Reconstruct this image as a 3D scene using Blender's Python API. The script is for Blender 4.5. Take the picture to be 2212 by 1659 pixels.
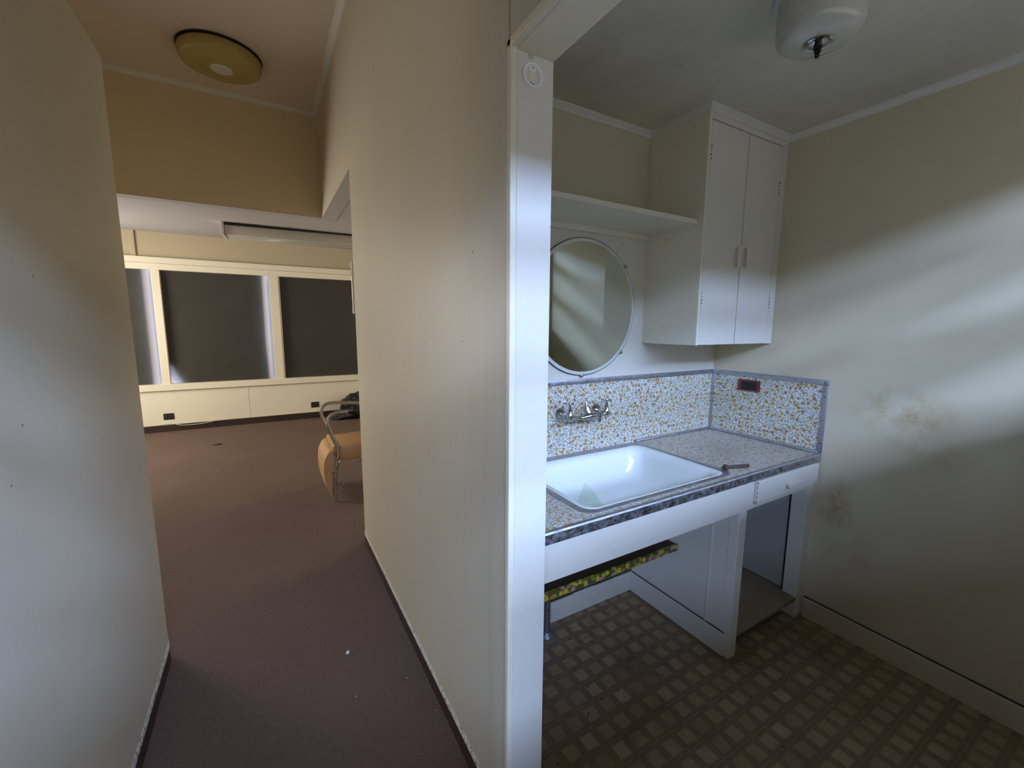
import bpy, bmesh, math, random
from mathutils import Vector, Matrix, noise
random.seed(7)
S = bpy.context.scene
C = S.collection
for o in list(bpy.data.objects):
    bpy.data.objects.remove(o)

# ------------------------------------------------------------ camera
PI = math.pi
F_PX = 913.06
yaw, pitch, roll = [math.radians(a) for a in (30.259, 7.865, 0.3315)]
fw = Vector((math.sin(yaw)*math.cos(pitch), math.cos(yaw)*math.cos(pitch), -math.sin(pitch)))
rt0 = Vector((math.cos(yaw), -math.sin(yaw), 0)); up0 = rt0.cross(fw)
rt = rt0*math.cos(roll) + up0*math.sin(roll); up = -rt0*math.sin(roll) + up0*math.cos(roll)
cam_d = bpy.data.cameras.new('camera'); cam = bpy.data.objects.new('camera', cam_d); C.objects.link(cam)
M = Matrix((rt, up, -fw)).transposed().to_4x4(); M.translation = (0, 0, 1.55)
cam.matrix_world = M
cam_d.sensor_fit = 'HORIZONTAL'; cam_d.sensor_width = 36.0; cam_d.lens = 36.0*F_PX/2212.0
cam_d.clip_start = 0.02; cam_d.clip_end = 200
S.camera = cam

# ------------------------------------------------------------ world, sun, portals, exposure
w = bpy.data.worlds.new('sky'); S.world = w; w.use_nodes = True
bg = w.node_tree.nodes['Background']; bg.inputs[0].default_value = (0.42, 0.59, 1.0, 1); bg.inputs[1].default_value = 60.0
sd = bpy.data.lights.new('sun', 'SUN'); sd.energy = 30.0; sd.angle = math.radians(1.0); sd.color = (1.0, 0.84, 0.6)
sun = bpy.data.objects.new('sun', sd); C.objects.link(sun)
sun.rotation_euler = Vector((-0.45, -0.55, -0.75)).to_track_quat('-Z', 'Y').to_euler()
def area(name, loc, target, sx, sy, energy, col, portal=False):
    d = bpy.data.lights.new(name, 'AREA'); d.shape = 'RECTANGLE'; d.size = sx; d.size_y = sy
    d.energy = energy; d.color = col
    o = bpy.data.objects.new(name, d); C.objects.link(o); o.location = loc
    o.rotation_euler = (Vector(target)-Vector(loc)).to_track_quat('-Z', 'Y').to_euler()
    if portal: d.cycles.is_portal = True
    return o
area('kitchen_window_portal', (0.975, -0.13, 1.90), (0.975, 1, 1.90), 2.85, 0.82, 1, (1, 1, 1), True)
area('hall_window_portal', (0, -0.13, 1.22), (0, 1, 1.22), 0.92, 0.54, 1, (1, 1, 1), True)
area('shop_daylight_left', (-3.15, 5.6, 1.6), (0.0, 5.0, 1.3), 2.8, 1.7, 400, (1.0, 0.94, 0.84))
area('shop_daylight_right', (3.45, 5.2, 1.5), (0, 5.6, 0.9), 2.4, 1.6, 110, (1.0, 0.92, 0.80))
S.view_settings.view_transform = 'Standard'; S.view_settings.look = 'None'
S.view_settings.gamma = 1.0; S.view_settings.use_curve_mapping = False
S.view_settings.exposure = -0.72
try:
    S.cycles.max_bounces = 14; S.cycles.diffuse_bounces = 9; S.cycles.glossy_bounces = 5
    S.cycles.transmission_bounces = 6; S.cycles.sample_clamp_indirect = 4
except Exception: pass

# ------------------------------------------------------------ materials
def lin(c):
    return tuple((x/12.92 if x <= .04045 else ((x+.055)/1.055)**2.4) for x in [v/255 for v in c])
class N:
    def __init__(s, name):
        s.m = bpy.data.materials.new(name); s.m.use_nodes = True
        s.t = s.m.node_tree; s.b = s.t.nodes['Principled BSDF']; s.out = s.t.nodes['Material Output']
        s.tc = s.t.nodes.new('ShaderNodeTexCoord')
    def n(s, typ, **k):
        x = s.t.nodes.new(typ)
        for a, v in k.items(): setattr(x, a, v)
        return x
    def l(s, a, b): s.t.links.new(a, b)
    def obj(s): return s.tc.outputs['Object']
    def noise(s, scale, detail=4, rough=.55, vec=None, dist=0):
        x = s.n('ShaderNodeTexNoise'); x.inputs['Scale'].default_value = scale; x.inputs['Detail'].default_value = detail
        x.inputs['Roughness'].default_value = rough; x.inputs['Distortion'].default_value = dist
        s.l(vec or s.obj(), x.inputs['Vector']); return x.outputs['Fac']
    def vor(s, scale, vec=None, feature='F1', rnd=1.0):
        x = s.n('ShaderNodeTexVoronoi', feature=feature); x.inputs['Scale'].default_value = scale
        x.inputs['Randomness'].default_value = rnd; s.l(vec or s.obj(), x.inputs['Vector']); return x
    def ramp(s, fac, stops, interp='LINEAR'):
        x = s.n('ShaderNodeValToRGB'); x.color_ramp.interpolation = interp; e = x.color_ramp.elements
        while len(e) < len(stops): e.new(.5)
        for i, (p, c) in enumerate(stops):
            e[i].position = p; e[i].color = (*c, 1) if len(c) == 3 else c
        s.l(fac, x.inputs[0]); return x.outputs[0]
    def mix(s, fac, a, b, mode='MIX'):
        x = s.n('ShaderNodeMix', data_type='RGBA', blend_type=mode)
        for sock, v in ((x.inputs[0], fac), (x.inputs[6], a), (x.inputs[7], b)):
            if isinstance(v, (int, float)): sock.default_value = v
            elif isinstance(v, tuple): sock.default_value = (*v, 1)
            else: s.l(v, sock)
        return x.outputs[2]
    def math(s, op, a, b=None, c=None, clamp=False):
        x = s.n('ShaderNodeMath', operation=op); x.use_clamp = clamp
        for i, v in enumerate((a, b, c)):
            if v is None: continue
            if isinstance(v, (int, float)): x.inputs[i].default_value = v
            else: s.l(v, x.inputs[i])
        return x.outputs[0]
    def sep(s, vec=None):
        x = s.n('ShaderNodeSeparateXYZ'); s.l(vec or s.obj(), x.inputs[0]); return x.outputs
    def mapping(s, scale=(1, 1, 1), rot=(0, 0, 0), loc=(0, 0, 0)):
        x = s.n('ShaderNodeMapping'); x.inputs['Scale'].default_value = scale; x.inputs['Rotation'].default_value = rot
        x.inputs['Location'].default_value = loc; s.l(s.obj(), x.inputs[0]); return x.outputs[0]
    def bump(s, h, strength=.2, dist=.002):
        x = s.n('ShaderNodeBump'); x.inputs['Strength'].default_value = strength; x.inputs['Distance'].default_value = dist
        s.l(h, x.inputs['Height']); s.l(x.outputs[0], s.b.inputs['Normal'])
    def set(s, col=None, rough=.6, metal=0, **k):
        if col is not None:
            if isinstance(col, tuple): s.b.inputs['Base Color'].default_value = (*col, 1)
            else: s.l(col, s.b.inputs['Base Color'])
        if isinstance(rough, (int, float)): s.b.inputs['Roughness'].default_value = rough
        else: s.l(rough, s.b.inputs['Roughness'])
        s.b.inputs['Metallic'].default_value = metal
        for a, v in k.items(): s.b.inputs[a.replace('_', ' ')].default_value = v
        return s.m

def paint(name, col, rough=.55, mott=.10, bumps=.15, spots=True, streak=False):
    n = N(name)
    a = n.noise(1.7, 5, .6); b = n.noise(38, 3)
    c = n.mix(n.ramp(a, [(.3, (0, 0, 0)), (.7, (1, 1, 1))]), col, tuple(v*(1-mott) for v in col))
    c = n.mix(n.ramp(b, [(.35, (0, 0, 0)), (.75, (.35, .35, .35))]), c, tuple(v*.9 for v in col))
    if streak:
        s = n.noise(5, 6, .7, n.mapping((9, 9, .25)))
        c = n.mix(n.ramp(s, [(.50, (0, 0, 0)), (.80, (.30, .30, .30))]), c, tuple(v*f for v, f in zip(col, (.72, .68, .60))))
    if spots:
        v = n.vor(7); m = n.math('LESS_THAN', v.outputs['Distance'], .022)
        c = n.mix(m, c, (.08, .06, .05))
    n.bump(n.noise(220, 2), bumps, .001)
    return n.set(c, rough)
CREAM = (0.58, 0.508, 0.355)
m_wall = paint('cream_wall_paint', CREAM, .5, .08, streak=False)
m_left = paint('cool_lit_cream_paint', (.61, .555, .435), .42, .08)  # same cream paint, made less yellow to imitate cool daylight on it
m_part = paint('cream_partition_paint', (.55, .50, .39), .42, .08, streak=True)
m_beam = paint('tan_wall_paint', (0.66, 0.545, 0.35), .6, .06)
m_farw = paint('dull_tan_wall_paint', (0.46, 0.385, 0.26), .6, .06)
m_white = paint('white_gloss_paint', (0.69, 0.65, 0.565), .32, .05)
m_trimw = paint('cream_gloss_paint', (0.76, 0.70, 0.55), .35, .06)
m_ceil = paint('ceiling_paint', (0.68, 0.64, 0.53), .8, .36, spots=False)
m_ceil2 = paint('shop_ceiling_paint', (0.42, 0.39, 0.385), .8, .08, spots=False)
m_ceil3 = paint('hall_ceiling_paint', (0.68, 0.61, 0.50), .8, .08, spots=False)
m_cornice = paint('cornice_paint', (0.66, 0.64, 0.58), .6, .08, spots=False)
# kitchen right wall with rusty damp stains
def stained():
    n = N('stained_cream_paint')
    a = n.noise(1.7, 5, .6)
    c = n.mix(n.ramp(a, [(.3, (0, 0, 0)), (.7, (1, 1, 1))]), CREAM, tuple(v*.92 for v in CREAM))
    p = n.sep()
    def blob(y, z, ry, rz, thr):
        dy = n.math('DIVIDE', n.math('SUBTRACT', p[1], y), ry); dz = n.math('DIVIDE', n.math('SUBTRACT', p[2], z), rz)
        d = n.math('ADD', n.math('MULTIPLY', dy, dy), n.math('MULTIPLY', dz, dz))
        d = n.math('SUBTRACT', 1.0, d, clamp=True)
        return n.math('MULTIPLY', d, thr)
    st = n.math('ADD', n.math('ADD', blob(.72, 1.17, .22, .14, .9), blob(.93, .66, .10, .16, 1.0)), n.math('ADD', blob(.85, .45, .12, .14, .6), blob(.62, 1.02, .2, .08, .5)))
    f = n.math('MULTIPLY', st, n.ramp(n.noise(11, 6, .65), [(.42, (0, 0, 0)), (.66, (1, 1, 1))]), clamp=True)
    c = n.mix(n.math('MULTIPLY', f, .8), c, (.34, .23, .09))
    v = n.vor(9); c = n.mix(n.math('LESS_THAN', v.outputs['Distance'], .02), c, (.1, .08, .07))
    n.bump(n.math('ADD', n.noise(220, 2), n.noise(2.2, 2)), .2, .002)
    return n.set(c, .38)
m_stain = stained()
def carpet():
    n = N('brown_carpet')
    fine = n.noise(190, 3, .8); mid = n.noise(45, 5, .8, n.mapping((1, .6, 1))); big = n.noise(1.6, 5, .6)
    c = n.ramp(fine, [(.3, (.062, .031, .020)), (.52, (.135, .083, .060)), (.72, (.30, .205, .15))])
    c = n.mix(n.ramp(mid, [(.35, (0, 0, 0)), (.7, (.6, .6, .6))]), c, (.09, .048, .032))
    c = n.mix(n.ramp(big, [(.4, (0, 0, 0)), (.75, (.35, .35, .35))]), c, (.17, .115, .085))
    v = n.vor(14); m = n.math('LESS_THAN', v.outputs['Distance'], .045)
    m = n.math('MULTIPLY', m, n.math('GREATER_THAN', n.noise(5, 2), .52))
    c = n.mix(m, c, (.5, .46, .4))
    n.bump(n.math('ADD', fine, n.math('MULTIPLY', mid, .7)), .9, .006)
    return n.set(c, .95)
m_carpet = carpet()
def vinyl():
    n = N('patterned_sheet_vinyl')
    p = n.sep(); P = .0845
    def cell(o, off):
        t = n.math('FRACT', n.math('DIVIDE', n.math('SUBTRACT', o, off), P))
        return n.math('ABSOLUTE', n.math('SUBTRACT', t, .5))     # 0 at block centre, .5 at the line
    jx = n.math('ADD', p[0], n.math('MULTIPLY', n.math('SUBTRACT', n.noise(30, 3), .5), .010))
    jy = n.math('ADD', p[1], n.math('MULTIPLY', n.math('SUBTRACT', n.noise(30, 3, .5, n.mapping(loc=(3, 5, 1))), .5), .010))
    dx = cell(jx, .9178); dy = cell(jy, .0805)
    d = n.math('MAXIMUM', dx, dy)
    blk = n.ramp(d, [(.27, (1, 1, 1)), (.38, (0, 0, 0))])
    line = n.math('GREATER_THAN', d, .478)
    big = n.noise(5.5, 5, .65); sp = n.noise(260, 3, .7)
    base = n.mix(n.ramp(big, [(.3, (0, 0, 0)), (.7, (1, 1, 1))]), (.19, .128, .072), (.25, .175, .105))
    fx = n.math('FLOOR', n.math('DIVIDE', n.math('SUBTRACT', p[0], .9178), P)); fy = n.math('FLOOR', n.math('DIVIDE', n.math('SUBTRACT', p[1], .0805), P))
    cv = n.n('ShaderNodeCombineXYZ'); n.l(fx, cv.inputs[0]); n.l(fy, cv.inputs[1])
    wn = n.n('ShaderNodeTexWhiteNoise'); n.l(cv.outputs[0], wn.inputs['Vector'])
    bcol = n.ramp(wn.outputs['Value'], [(0, (.37, .265, .15)), (.4, (.46, .345, .205)), (.75, (.36, .245, .14)), (1, (.52, .40, .245))])
    c = n.mix(blk, base, bcol)
    c = n.mix(n.math('MULTIPLY', line, .32), c, (.46, .38, .27))
    c = n.mix(n.ramp(sp, [(.38, (.75, .75, .75)), (.55, (0, 0, 0))]), c, (.14, .095, .055))
    dirt = n.noise(2.6, 6, .7)
    c = n.mix(n.ramp(dirt, [(.5, (0, 0, 0)), (.72, (.7, .7, .7))]), c, (.11, .066, .033))
    v = n.vor(16); c = n.mix(n.math('LESS_THAN', v.outputs['Distance'], .06), c, (.02, .015, .012))
    n.bump(n.math('ADD', sp, blk), .25, .001)
    return n.set(c, .55)
m_vinyl = vinyl()
def floral(name, wear):
    n = N(name)
    p = n.sep(); cb = n.n('ShaderNodeCombineXYZ')
    if wear: n.l(p[0], cb.inputs[0]); n.l(p[1], cb.inputs[1])
    else: n.l(n.math('ADD', p[0], p[1]), cb.inputs[0]); n.l(p[2], cb.inputs[1])
    uv = cb.outputs[0]
    warp = n.n('ShaderNodeTexNoise'); warp.inputs['Scale'].default_value = 70; n.l(uv, warp.inputs['Vector'])
    off = n.n('ShaderNodeVectorMath', operation='SCALE'); n.l(warp.outputs['Color'], off.inputs[0]); off.inputs['Scale'].default_value = .010
    add = n.n('ShaderNodeVectorMath', operation='ADD'); n.l(uv, add.inputs[0]); n.l(off.outputs[0], add.inputs[1])
    wv = add.outputs[0]
    def v2(scale, feature='F1', vec=wv):
        x = n.vor(scale, vec, feature); x.voronoi_dimensions = '2D'; return x
    base = n.mix(n.noise(4, 3), (.70, .69, .61), (.65, .63, .54))
    ed = v2(72, 'DISTANCE_TO_EDGE'); stem = n.ramp(ed.outputs['Distance'], [(.035, (1, 1, 1)), (.075, (0, 0, 0))])
    stem = n.math('MULTIPLY', stem, n.math('GREATER_THAN', n.noise(90, 1, .5, uv), .50))
    dark = n.mix(n.noise(25, 2, .5, uv), (.035, .05, .06), (.13, .12, .08))
    c = n.mix(n.math('MULTIPLY', stem, .9), base, dark)
    st = n.n('ShaderNodeMapping'); st.inputs['Scale'].default_value = (1.5, 1, 1); st.inputs['Rotation'].default_value = (0, 0, .6); n.l(wv, st.inputs[0])
    lf = v2(112, vec=st.outputs[0]); leaf = n.ramp(lf.outputs['Distance'], [(.27, (1, 1, 1)), (.36, (0, 0, 0))])
    c = n.mix(n.math('MULTIPLY', leaf, n.math('GREATER_THAN', n.noise(60, 2, .5, uv), .42)), c, dark)
    fl = v2(42); s3 = n.n('ShaderNodeSeparateColor'); n.l(fl.outputs['Color'], s3.inputs[0])
    on = n.math('GREATER_THAN', s3.outputs[1], .50)
    ring = n.ramp(fl.outputs['Distance'], [(.31, (1, 1, 1)), (.38, (0, 0, 0))])
    fcol = n.ramp(s3.outputs[0], [(0, (.42, .24, .04)), (.35, (.55, .36, .09)), (.55, (.34, .17, .06)), (.75, (.33, .23, .17)), (1, (.55, .43, .18))])
    c = n.mix(n.math('MULTIPLY', ring, on), c, fcol)
    heart = n.math('MULTIPLY', n.math('LESS_THAN', fl.outputs['Distance'], .13), on)
    c = n.mix(heart, c, (.14, .07, .02))
    if wear:
        d = n.noise(3.2, 5, .6)
        c = n.mix(n.ramp(d, [(.35, (.12, .12, .12)), (.7, (.55, .55, .55))]), c, (.33, .285, .23))
    n.bump(n.noise(300, 2), .1, .0005)
    return n.set(c, .30 if not wear else .45)
m_floral = floral('floral_laminate', False); m_floral_top = floral('worn_floral_laminate', True)
def metal(name, col, rough, scr=.3):
    n = N(name)
    a = n.noise(30, 4, .6, n.mapping((1, 6, 6)))
    c = n.mix(n.ramp(a, [(.35, (0, 0, 0)), (.7, (1, 1, 1))]), col, tuple(v*.62 for v in col))
    r = n.ramp(n.noise(60, 3), [(.3, (rough*.7,)*3), (.7, (min(1, rough*1.5),)*3)])
    n.bump(n.noise(90, 2), scr*.3, .0006)
    return n.set(c, r, 1.0)
m_alu = metal('oxidised_aluminium', (.56, .565, .61), .42)
m_chrome = N('chrome').set((.58, .58, .60), .10, 1.0)
m_steel = metal('tarnished_steel', (.62, .59, .54), .33)
m_pipe = metal('galvanised_pipe', (.40, .41, .44), .5)
m_rust = paint('rusty_iron', (.075, .045, .032), .8, .4, .8, spots=False)
m_screw = N('dark_screw').set((.03, .03, .035), .5, .6)
m_black = N('black_socket').set((.012, .011, .011), .6)
m_dark = paint('dark_void_board', (.05, .042, .034), .8, .3)
def enamel():
    n = N('white_enamel')
    p = n.sep()
    c = n.mix(n.noise(3, 3), (.74, .755, .715), (.70, .72, .68))
    def blob(x, y, rx, ry):
        dx = n.math('DIVIDE', n.math('SUBTRACT', p[0], x), rx); dy = n.math('DIVIDE', n.math('SUBTRACT', p[1], y), ry)
        return n.math('SUBTRACT', 1.0, n.math('ADD', n.math('MULTIPLY', dx, dx), n.math('MULTIPLY', dy, dy)), clamp=True)
    f = n.math('MULTIPLY', n.math('ADD', blob(1.19, 1.30, .14, .12), blob(1.70, 1.12, .05, .05)), n.ramp(n.noise(14, 4), [(.35, (0, 0, 0)), (.6, (1, 1, 1))]))
    c = n.mix(n.math('MULTIPLY', f, .4), c, (.52, .66, .45))
    v = n.vor(13); c = n.mix(n.math('LESS_THAN', v.outputs['Distance'], .03), c, (.1, .08, .07))
    return n.set(c, .12, Coat_Weight=.4)
m_enamel = enamel()
m_mirror = N('mirror_silvering').set((.70, .74, .66), .025, 1.0)
m_bevel = N('mirror_bevel').set((.78, .82, .77), .3, .25)
m_rimblk = paint('chipped_mirror_edge', (.05, .05, .05), .5, .5)
m_brass = metal('tarnished_clip', (.45, .40, .33), .35)
def ambermat():
    n = N('amber_ribbed_glass')
    c = n.mix(n.noise(120, 3), (.44, .34, .10), (.56, .45, .17))
    n.bump(n.noise(160, 3), .6, .002)
    return n.set(c, .22, Transmission_Weight=.15, Subsurface_Weight=.0)
m_amber = ambermat()
m_opal = N('opal_glass').set((.50, .485, .42), .10, 0, Coat_Weight=.3)
m_cap = paint('lamp_cap_paint', (.72, .71, .64), .5, .1, .2)
m_bronze = N('dark_bronze').set((.035, .025, .02), .35, .8)
m_skirt = paint('dark_brown_skirting', (.040, .020, .018), .45, .2, spots=False)
def grime():
    n = N('grimy_bead_paint')
    a = n.noise(55, 4, .7)
    c = n.mix(n.ramp(a, [(.54, (0, 0, 0)), (.60, (1, 1, 1))]), (.74, .72, .64), (.10, .08, .07))
    return n.set(c, .5)
m_bead = grime()
def tan():
    n = N('tan_vinyl')
    c = n.mix(n.noise(9, 4), (.44, .25, .10), (.52, .31, .135))
    n.bump(n.noise(260, 2), .25, .001)
    return n.set(c, .38)
m_tan = tan()
def bagmat():
    n = N('black_plastic')
    n.bump(n.noise(26, 5, .6, dist=1.5), .9, .02)
    return n.set((.010, .010, .012), .22)
m_bag = bagmat()
def tape():
    n = N('flowered_tape')
    v = n.vor(38); s3 = n.n('ShaderNodeSeparateColor'); n.l(v.outputs['Color'], s3.inputs[0])
    c = n.ramp(s3.outputs[0], [(0, (.62, .48, .05)), (.35, (.50, .50, .10)), (.55, (.60, .28, .03)), (.72, (.62, .26, .24)), (.9, (.20, .22, .04))], 'CONSTANT')
    c = n.mix(n.ramp(v.outputs['Distance'], [(.35, (0, 0, 0)), (.6, (1, 1, 1))]), c, (.10, .09, .02))
    c = n.mix(n.math('LESS_THAN', v.outputs['Distance'], .12), c, (.30, .14, .06))
    return n.set(c, .35)
m_tape = tape()
m_brown = paint('brown_stained_board', (.070, .040, .022), .6, .5, .5)
m_dirtyshelf = paint('dirty_shelf_paint', (.42, .33, .22), .7, .5, .4)
m_inner = paint('grey_inner_paint', (.44, .42, .38), .5, .12)
m_maroon = paint('maroon_plate', (.16, .028, .022), .45, .2)
m_plastic = N('white_plastic').set((.80, .79, .75), .35)
m_diff = N('acrylic_diffuser').set((.50, .475, .42), .25, 0, Coat_Weight=.3)
m_stone = paint('brown_brick_render', (.10, .075, .045), .8, .15)
m_ground = paint('dull_paving', (.13, .105, .07), .9, .2)
def filmglass():
    n = N('frosted_film_glass')
    tr = n.n('ShaderNodeBsdfTranslucent'); gl = n.n('ShaderNodeBsdfGlossy'); df = n.n('ShaderNodeBsdfDiffuse')
    tr.inputs[0].default_value = (.26, .235, .21, 1); df.inputs[0].default_value = (.035, .034, .030, 1)
    gl.inputs[0].default_value = (.5, .5, .5, 1); gl.inputs['Roughness'].default_value = .28
    c = n.mix(n.noise(7, 4), (.036, .035, .031), (.055, .052, .045)); n.l(c, df.inputs[0])
    a = n.n('ShaderNodeAddShader'); n.l(tr.outputs[0], a.inputs[0]); n.l(df.outputs[0], a.inputs[1])
    mx = n.n('ShaderNodeMixShader'); mx.inputs[0].default_value = .04
    n.l(a.outputs[0], mx.inputs[1]); n.l(gl.outputs[0], mx.inputs[2]); n.l(mx.outputs[0], n.out.inputs[0])
    return n.m
m_film = filmglass()
def clear():
    n = N('window_glass'); g = n.n('ShaderNodeBsdfTransparent'); gl = n.n('ShaderNodeBsdfGlossy'); gl.inputs['Roughness'].default_value = .02
    g.inputs[0].default_value = (.93, .95, .95, 1)
    mx = n.n('ShaderNodeMixShader'); mx.inputs[0].default_value = .05
    n.l(g.outputs[0], mx.inputs[1]); n.l(gl.outputs[0], mx.inputs[2]); n.l(mx.outputs[0], n.out.inputs[0]); return n.m
m_glass = clear()
def shardm():
    n = N('green_glass'); g = n.n('ShaderNodeBsdfTransparent'); gl = n.n('ShaderNodeBsdfGlossy'); gl.inputs['Roughness'].default_value = .05
    g.inputs[0].default_value = (.93, .97, .93, 1); gl.inputs[0].default_value = (.7, .8, .75, 1)
    mx = n.n('ShaderNodeMixShader'); mx.inputs[0].default_value = .06
    n.l(g.outputs[0], mx.inputs[1]); n.l(gl.outputs[0], mx.inputs[2]); n.l(mx.outputs[0], n.out.inputs[0]); return n.m
m_shard = shardm()

# ------------------------------------------------------------ mesh helpers (all in world coordinates)
def tag(o, label=None, cat=None, group=None, kind=None):
    if label: o['label'] = label
    if cat: o['category'] = cat
    if group: o['group'] = group
    if kind: o['kind'] = kind
    return o
def wloc(o):
    v = Vector((0, 0, 0))
    while o is not None: v = v + o.location; o = o.parent
    return v
def obj(name, bm, mat, parent=None, smooth=False, kind=None, origin=None):
    me = bpy.data.meshes.new(name); bmesh.ops.recalc_face_normals(bm, faces=bm.faces[:])
    o = bpy.data.objects.new(name, me); C.objects.link(o)
    base = wloc(parent) if parent else Vector((0, 0, 0))
    if origin is not None: o.location = Vector(origin) - base; base = Vector(origin)
    if base.length: bmesh.ops.translate(bm, verts=bm.verts[:], vec=-base)
    if smooth:
        for f in bm.faces: f.smooth = True
    bm.to_mesh(me); bm.free()
    me.materials.append(mat)
    if smooth and smooth != 'all':
        try: me.set_sharp_from_angle(angle=math.radians(38))
        except Exception: pass
    if parent: o.parent = parent
    if kind: o['kind'] = kind
    return o
def empty(name, loc, label, cat, group=None):
    o = bpy.data.objects.new(name, None); C.objects.link(o); o.location = loc; o.empty_display_size = .05
    return tag(o, label, cat, group)
def box(bm, x0, x1, y0, y1, z0, z1, bev=0):
    r = bmesh.ops.create_cube(bm, size=1)['verts']
    for v in r:
        v.co = Vector(((x0+x1)/2+v.co.x*(x1-x0), (y0+y1)/2+v.co.y*(y1-y0), (z0+z1)/2+v.co.z*(z1-z0)))
    if bev:
        es = list({e for v in r for e in v.link_edges})
        bmesh.ops.bevel(bm, geom=es, offset=bev, segments=2, affect='EDGES', profile=.5)
    return bm
def bx(*a, bev=0): return box(bmesh.new(), *a, bev=bev)
def boxes(lst, bev=0):
    bm = bmesh.new()
    for a in lst: box(bm, *a, bev=bev)
    return bm
def prism(pts, z0, z1, bm=None):
    bm = bm or bmesh.new()
    lo = [bm.verts.new((x, y, z0)) for x, y in pts]; hi = [bm.verts.new((x, y, z1)) for x, y in pts]
    n = len(pts)
    bm.faces.new(lo[::-1]); bm.faces.new(hi)
    for i in range(n): bm.faces.new((lo[i], lo[(i+1) % n], hi[(i+1) % n], hi[i]))
    return bm
def sweep(path, prof, bm=None, closed=False, cap=True):
    """profile (list of (side, up)) swept along a horizontal path of (x, y, z); side is to the left of travel"""
    bm = bm or bmesh.new(); n = len(path); rings = []
    P = [Vector(p) for p in path]
    for i, p in enumerate(P):
        a = P[i-1] if (i > 0 or closed) else p; b = P[(i+1) % n] if (i < n-1 or closed) else p
        d1 = (p-a).normalized() if (p-a).length > 1e-9 else None; d2 = (b-p).normalized() if (b-p).length > 1e-9 else None
        if d1 is None: d1 = d2
        if d2 is None: d2 = d1
        n1 = Vector((-d1.y, d1.x, 0)).normalized(); n2 = Vector((-d2.y, d2.x, 0)).normalized()
        m = (n1+n2); m.normalize(); k = 1/max(.3, m.dot(n1))
        rings.append([bm.verts.new(p + m*s*k + Vector((0, 0, u))) for s, u in prof])
    q = len(prof)
    for i in range(n if closed else n-1):
        A, B = rings[i], rings[(i+1) % n]
        for j in range(q): bm.faces.new((A[j], A[(j+1) % q], B[(j+1) % q], B[j]))
    if cap and not closed: bm.faces.new(rings[0][::-1]); bm.faces.new(rings[-1])
    return bm
def tube(path, r, seg=12, bm=None, flat=None, upv=(0, 0, 1)):
    """round tube (radius r or list) along path; flat=(w, t) gives a flat bar"""
    bm = bm or bmesh.new(); P = [Vector(p) for p in path]; n = len(P); rings = []
    u = Vector(upv)
    for i, p in enumerate(P):
        d = ((P[min(i+1, n-1)]-p).normalized() if i < n-1 else Vector()) + ((p-P[max(i-1, 0)]).normalized() if i > 0 else Vector())
        d.normalize()
        if i == 0:
            a = d.cross(u)
            if a.length < .05: a = d.cross(Vector((1, 0, 0)))
        else: a = a - d*a.dot(d)
        a.normalize(); b = d.cross(a)
        R = r[i] if isinstance(r, (list, tuple)) else r
        if flat: ring = [a*x*flat[0]/2+b*y*flat[1]/2 for x, y in ((-1, -1), (1, -1), (1, 1), (-1, 1))]
        else: ring = [a*R*math.cos(2*PI*k/seg)+b*R*math.sin(2*PI*k/seg) for k in range(seg)]
        rings.append([bm.verts.new(p+q) for q in ring])
    for A, B in zip(rings, rings[1:]):
        m = len(A)
        for j in range(m): bm.faces.new((A[j], A[(j+1) % m], B[(j+1) % m], B[j]))
    bm.faces.new(rings[0][::-1]); bm.faces.new(rings[-1])
    return bm
def lathe(prof, c, seg=32, axis='Z', bm=None, ribs=0, amp=0):
    """prof: list of (radius, height along axis)"""
    bm = bm or bmesh.new(); c = Vector(c); rings = []
    for r, h in prof:
        if r < 1e-6: rings.append([bm.verts.new(c + ax(axis, 0, 0, h))]); continue
        rr = []
        for k in range(seg):
            t = 2*PI*k/seg; q = r*(1+(amp if ribs and k % 2 else 0))
            rr.append(bm.verts.new(c + ax(axis, q*math.cos(t), q*math.sin(t), h)))
        rings.append(rr)
    for A, B in zip(rings, rings[1:]):
        if len(A) == 1 and len(B) == 1: continue
        if len(A) == 1:
            for k in range(seg): bm.faces.new((A[0], B[k], B[(k+1) % seg]))
        elif len(B) == 1:
            for k in range(seg): bm.faces.new((A[k], A[(k+1) % seg], B[0]))
        else:
            for k in range(seg): bm.faces.new((A[k], A[(k+1) % seg], B[(k+1) % seg], B[k]))
    if len(rings[0]) > 1: bm.faces.new(rings[0][::-1])
    if len(rings[-1]) > 1: bm.faces.new(rings[-1])
    return bm
def ax(axis, a, b, h):
    return Vector((a, b, h)) if axis == 'Z' else (Vector((a, h, b)) if axis == 'Y' else Vector((h, a, b)))
def rrect(x0, x1, y0, y1, r, k=6):
    pts = []
    for cx, cy, a0 in ((x1-r, y1-r, 0), (x0+r, y1-r, 90), (x0+r, y0+r, 180), (x1-r, y0+r, 270)):
        for i in range(k+1):
            t = math.radians(a0+90*i/k); pts.append((cx+r*math.cos(t), cy+r*math.sin(t)))
    return pts
def ring_slab(outer, inner, z0, z1):
    bm = bmesh.new(); es = []
    for pts in (outer, inner):
        vs = [bm.verts.new((x, y, z1)) for x, y in pts]
        es += [bm.edges.new((vs[i], vs[(i+1) % len(vs)])) for i in range(len(vs))]
    bmesh.ops.triangle_fill(bm, edges=es, use_beauty=True)
    top = bm.faces[:]
    r = bmesh.ops.extrude_face_region(bm, geom=top)
    bmesh.ops.translate(bm, verts=[g for g in r['geom'] if isinstance(g, bmesh.types.BMVert)], vec=(0, 0, z0-z1))
    return bm
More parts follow.
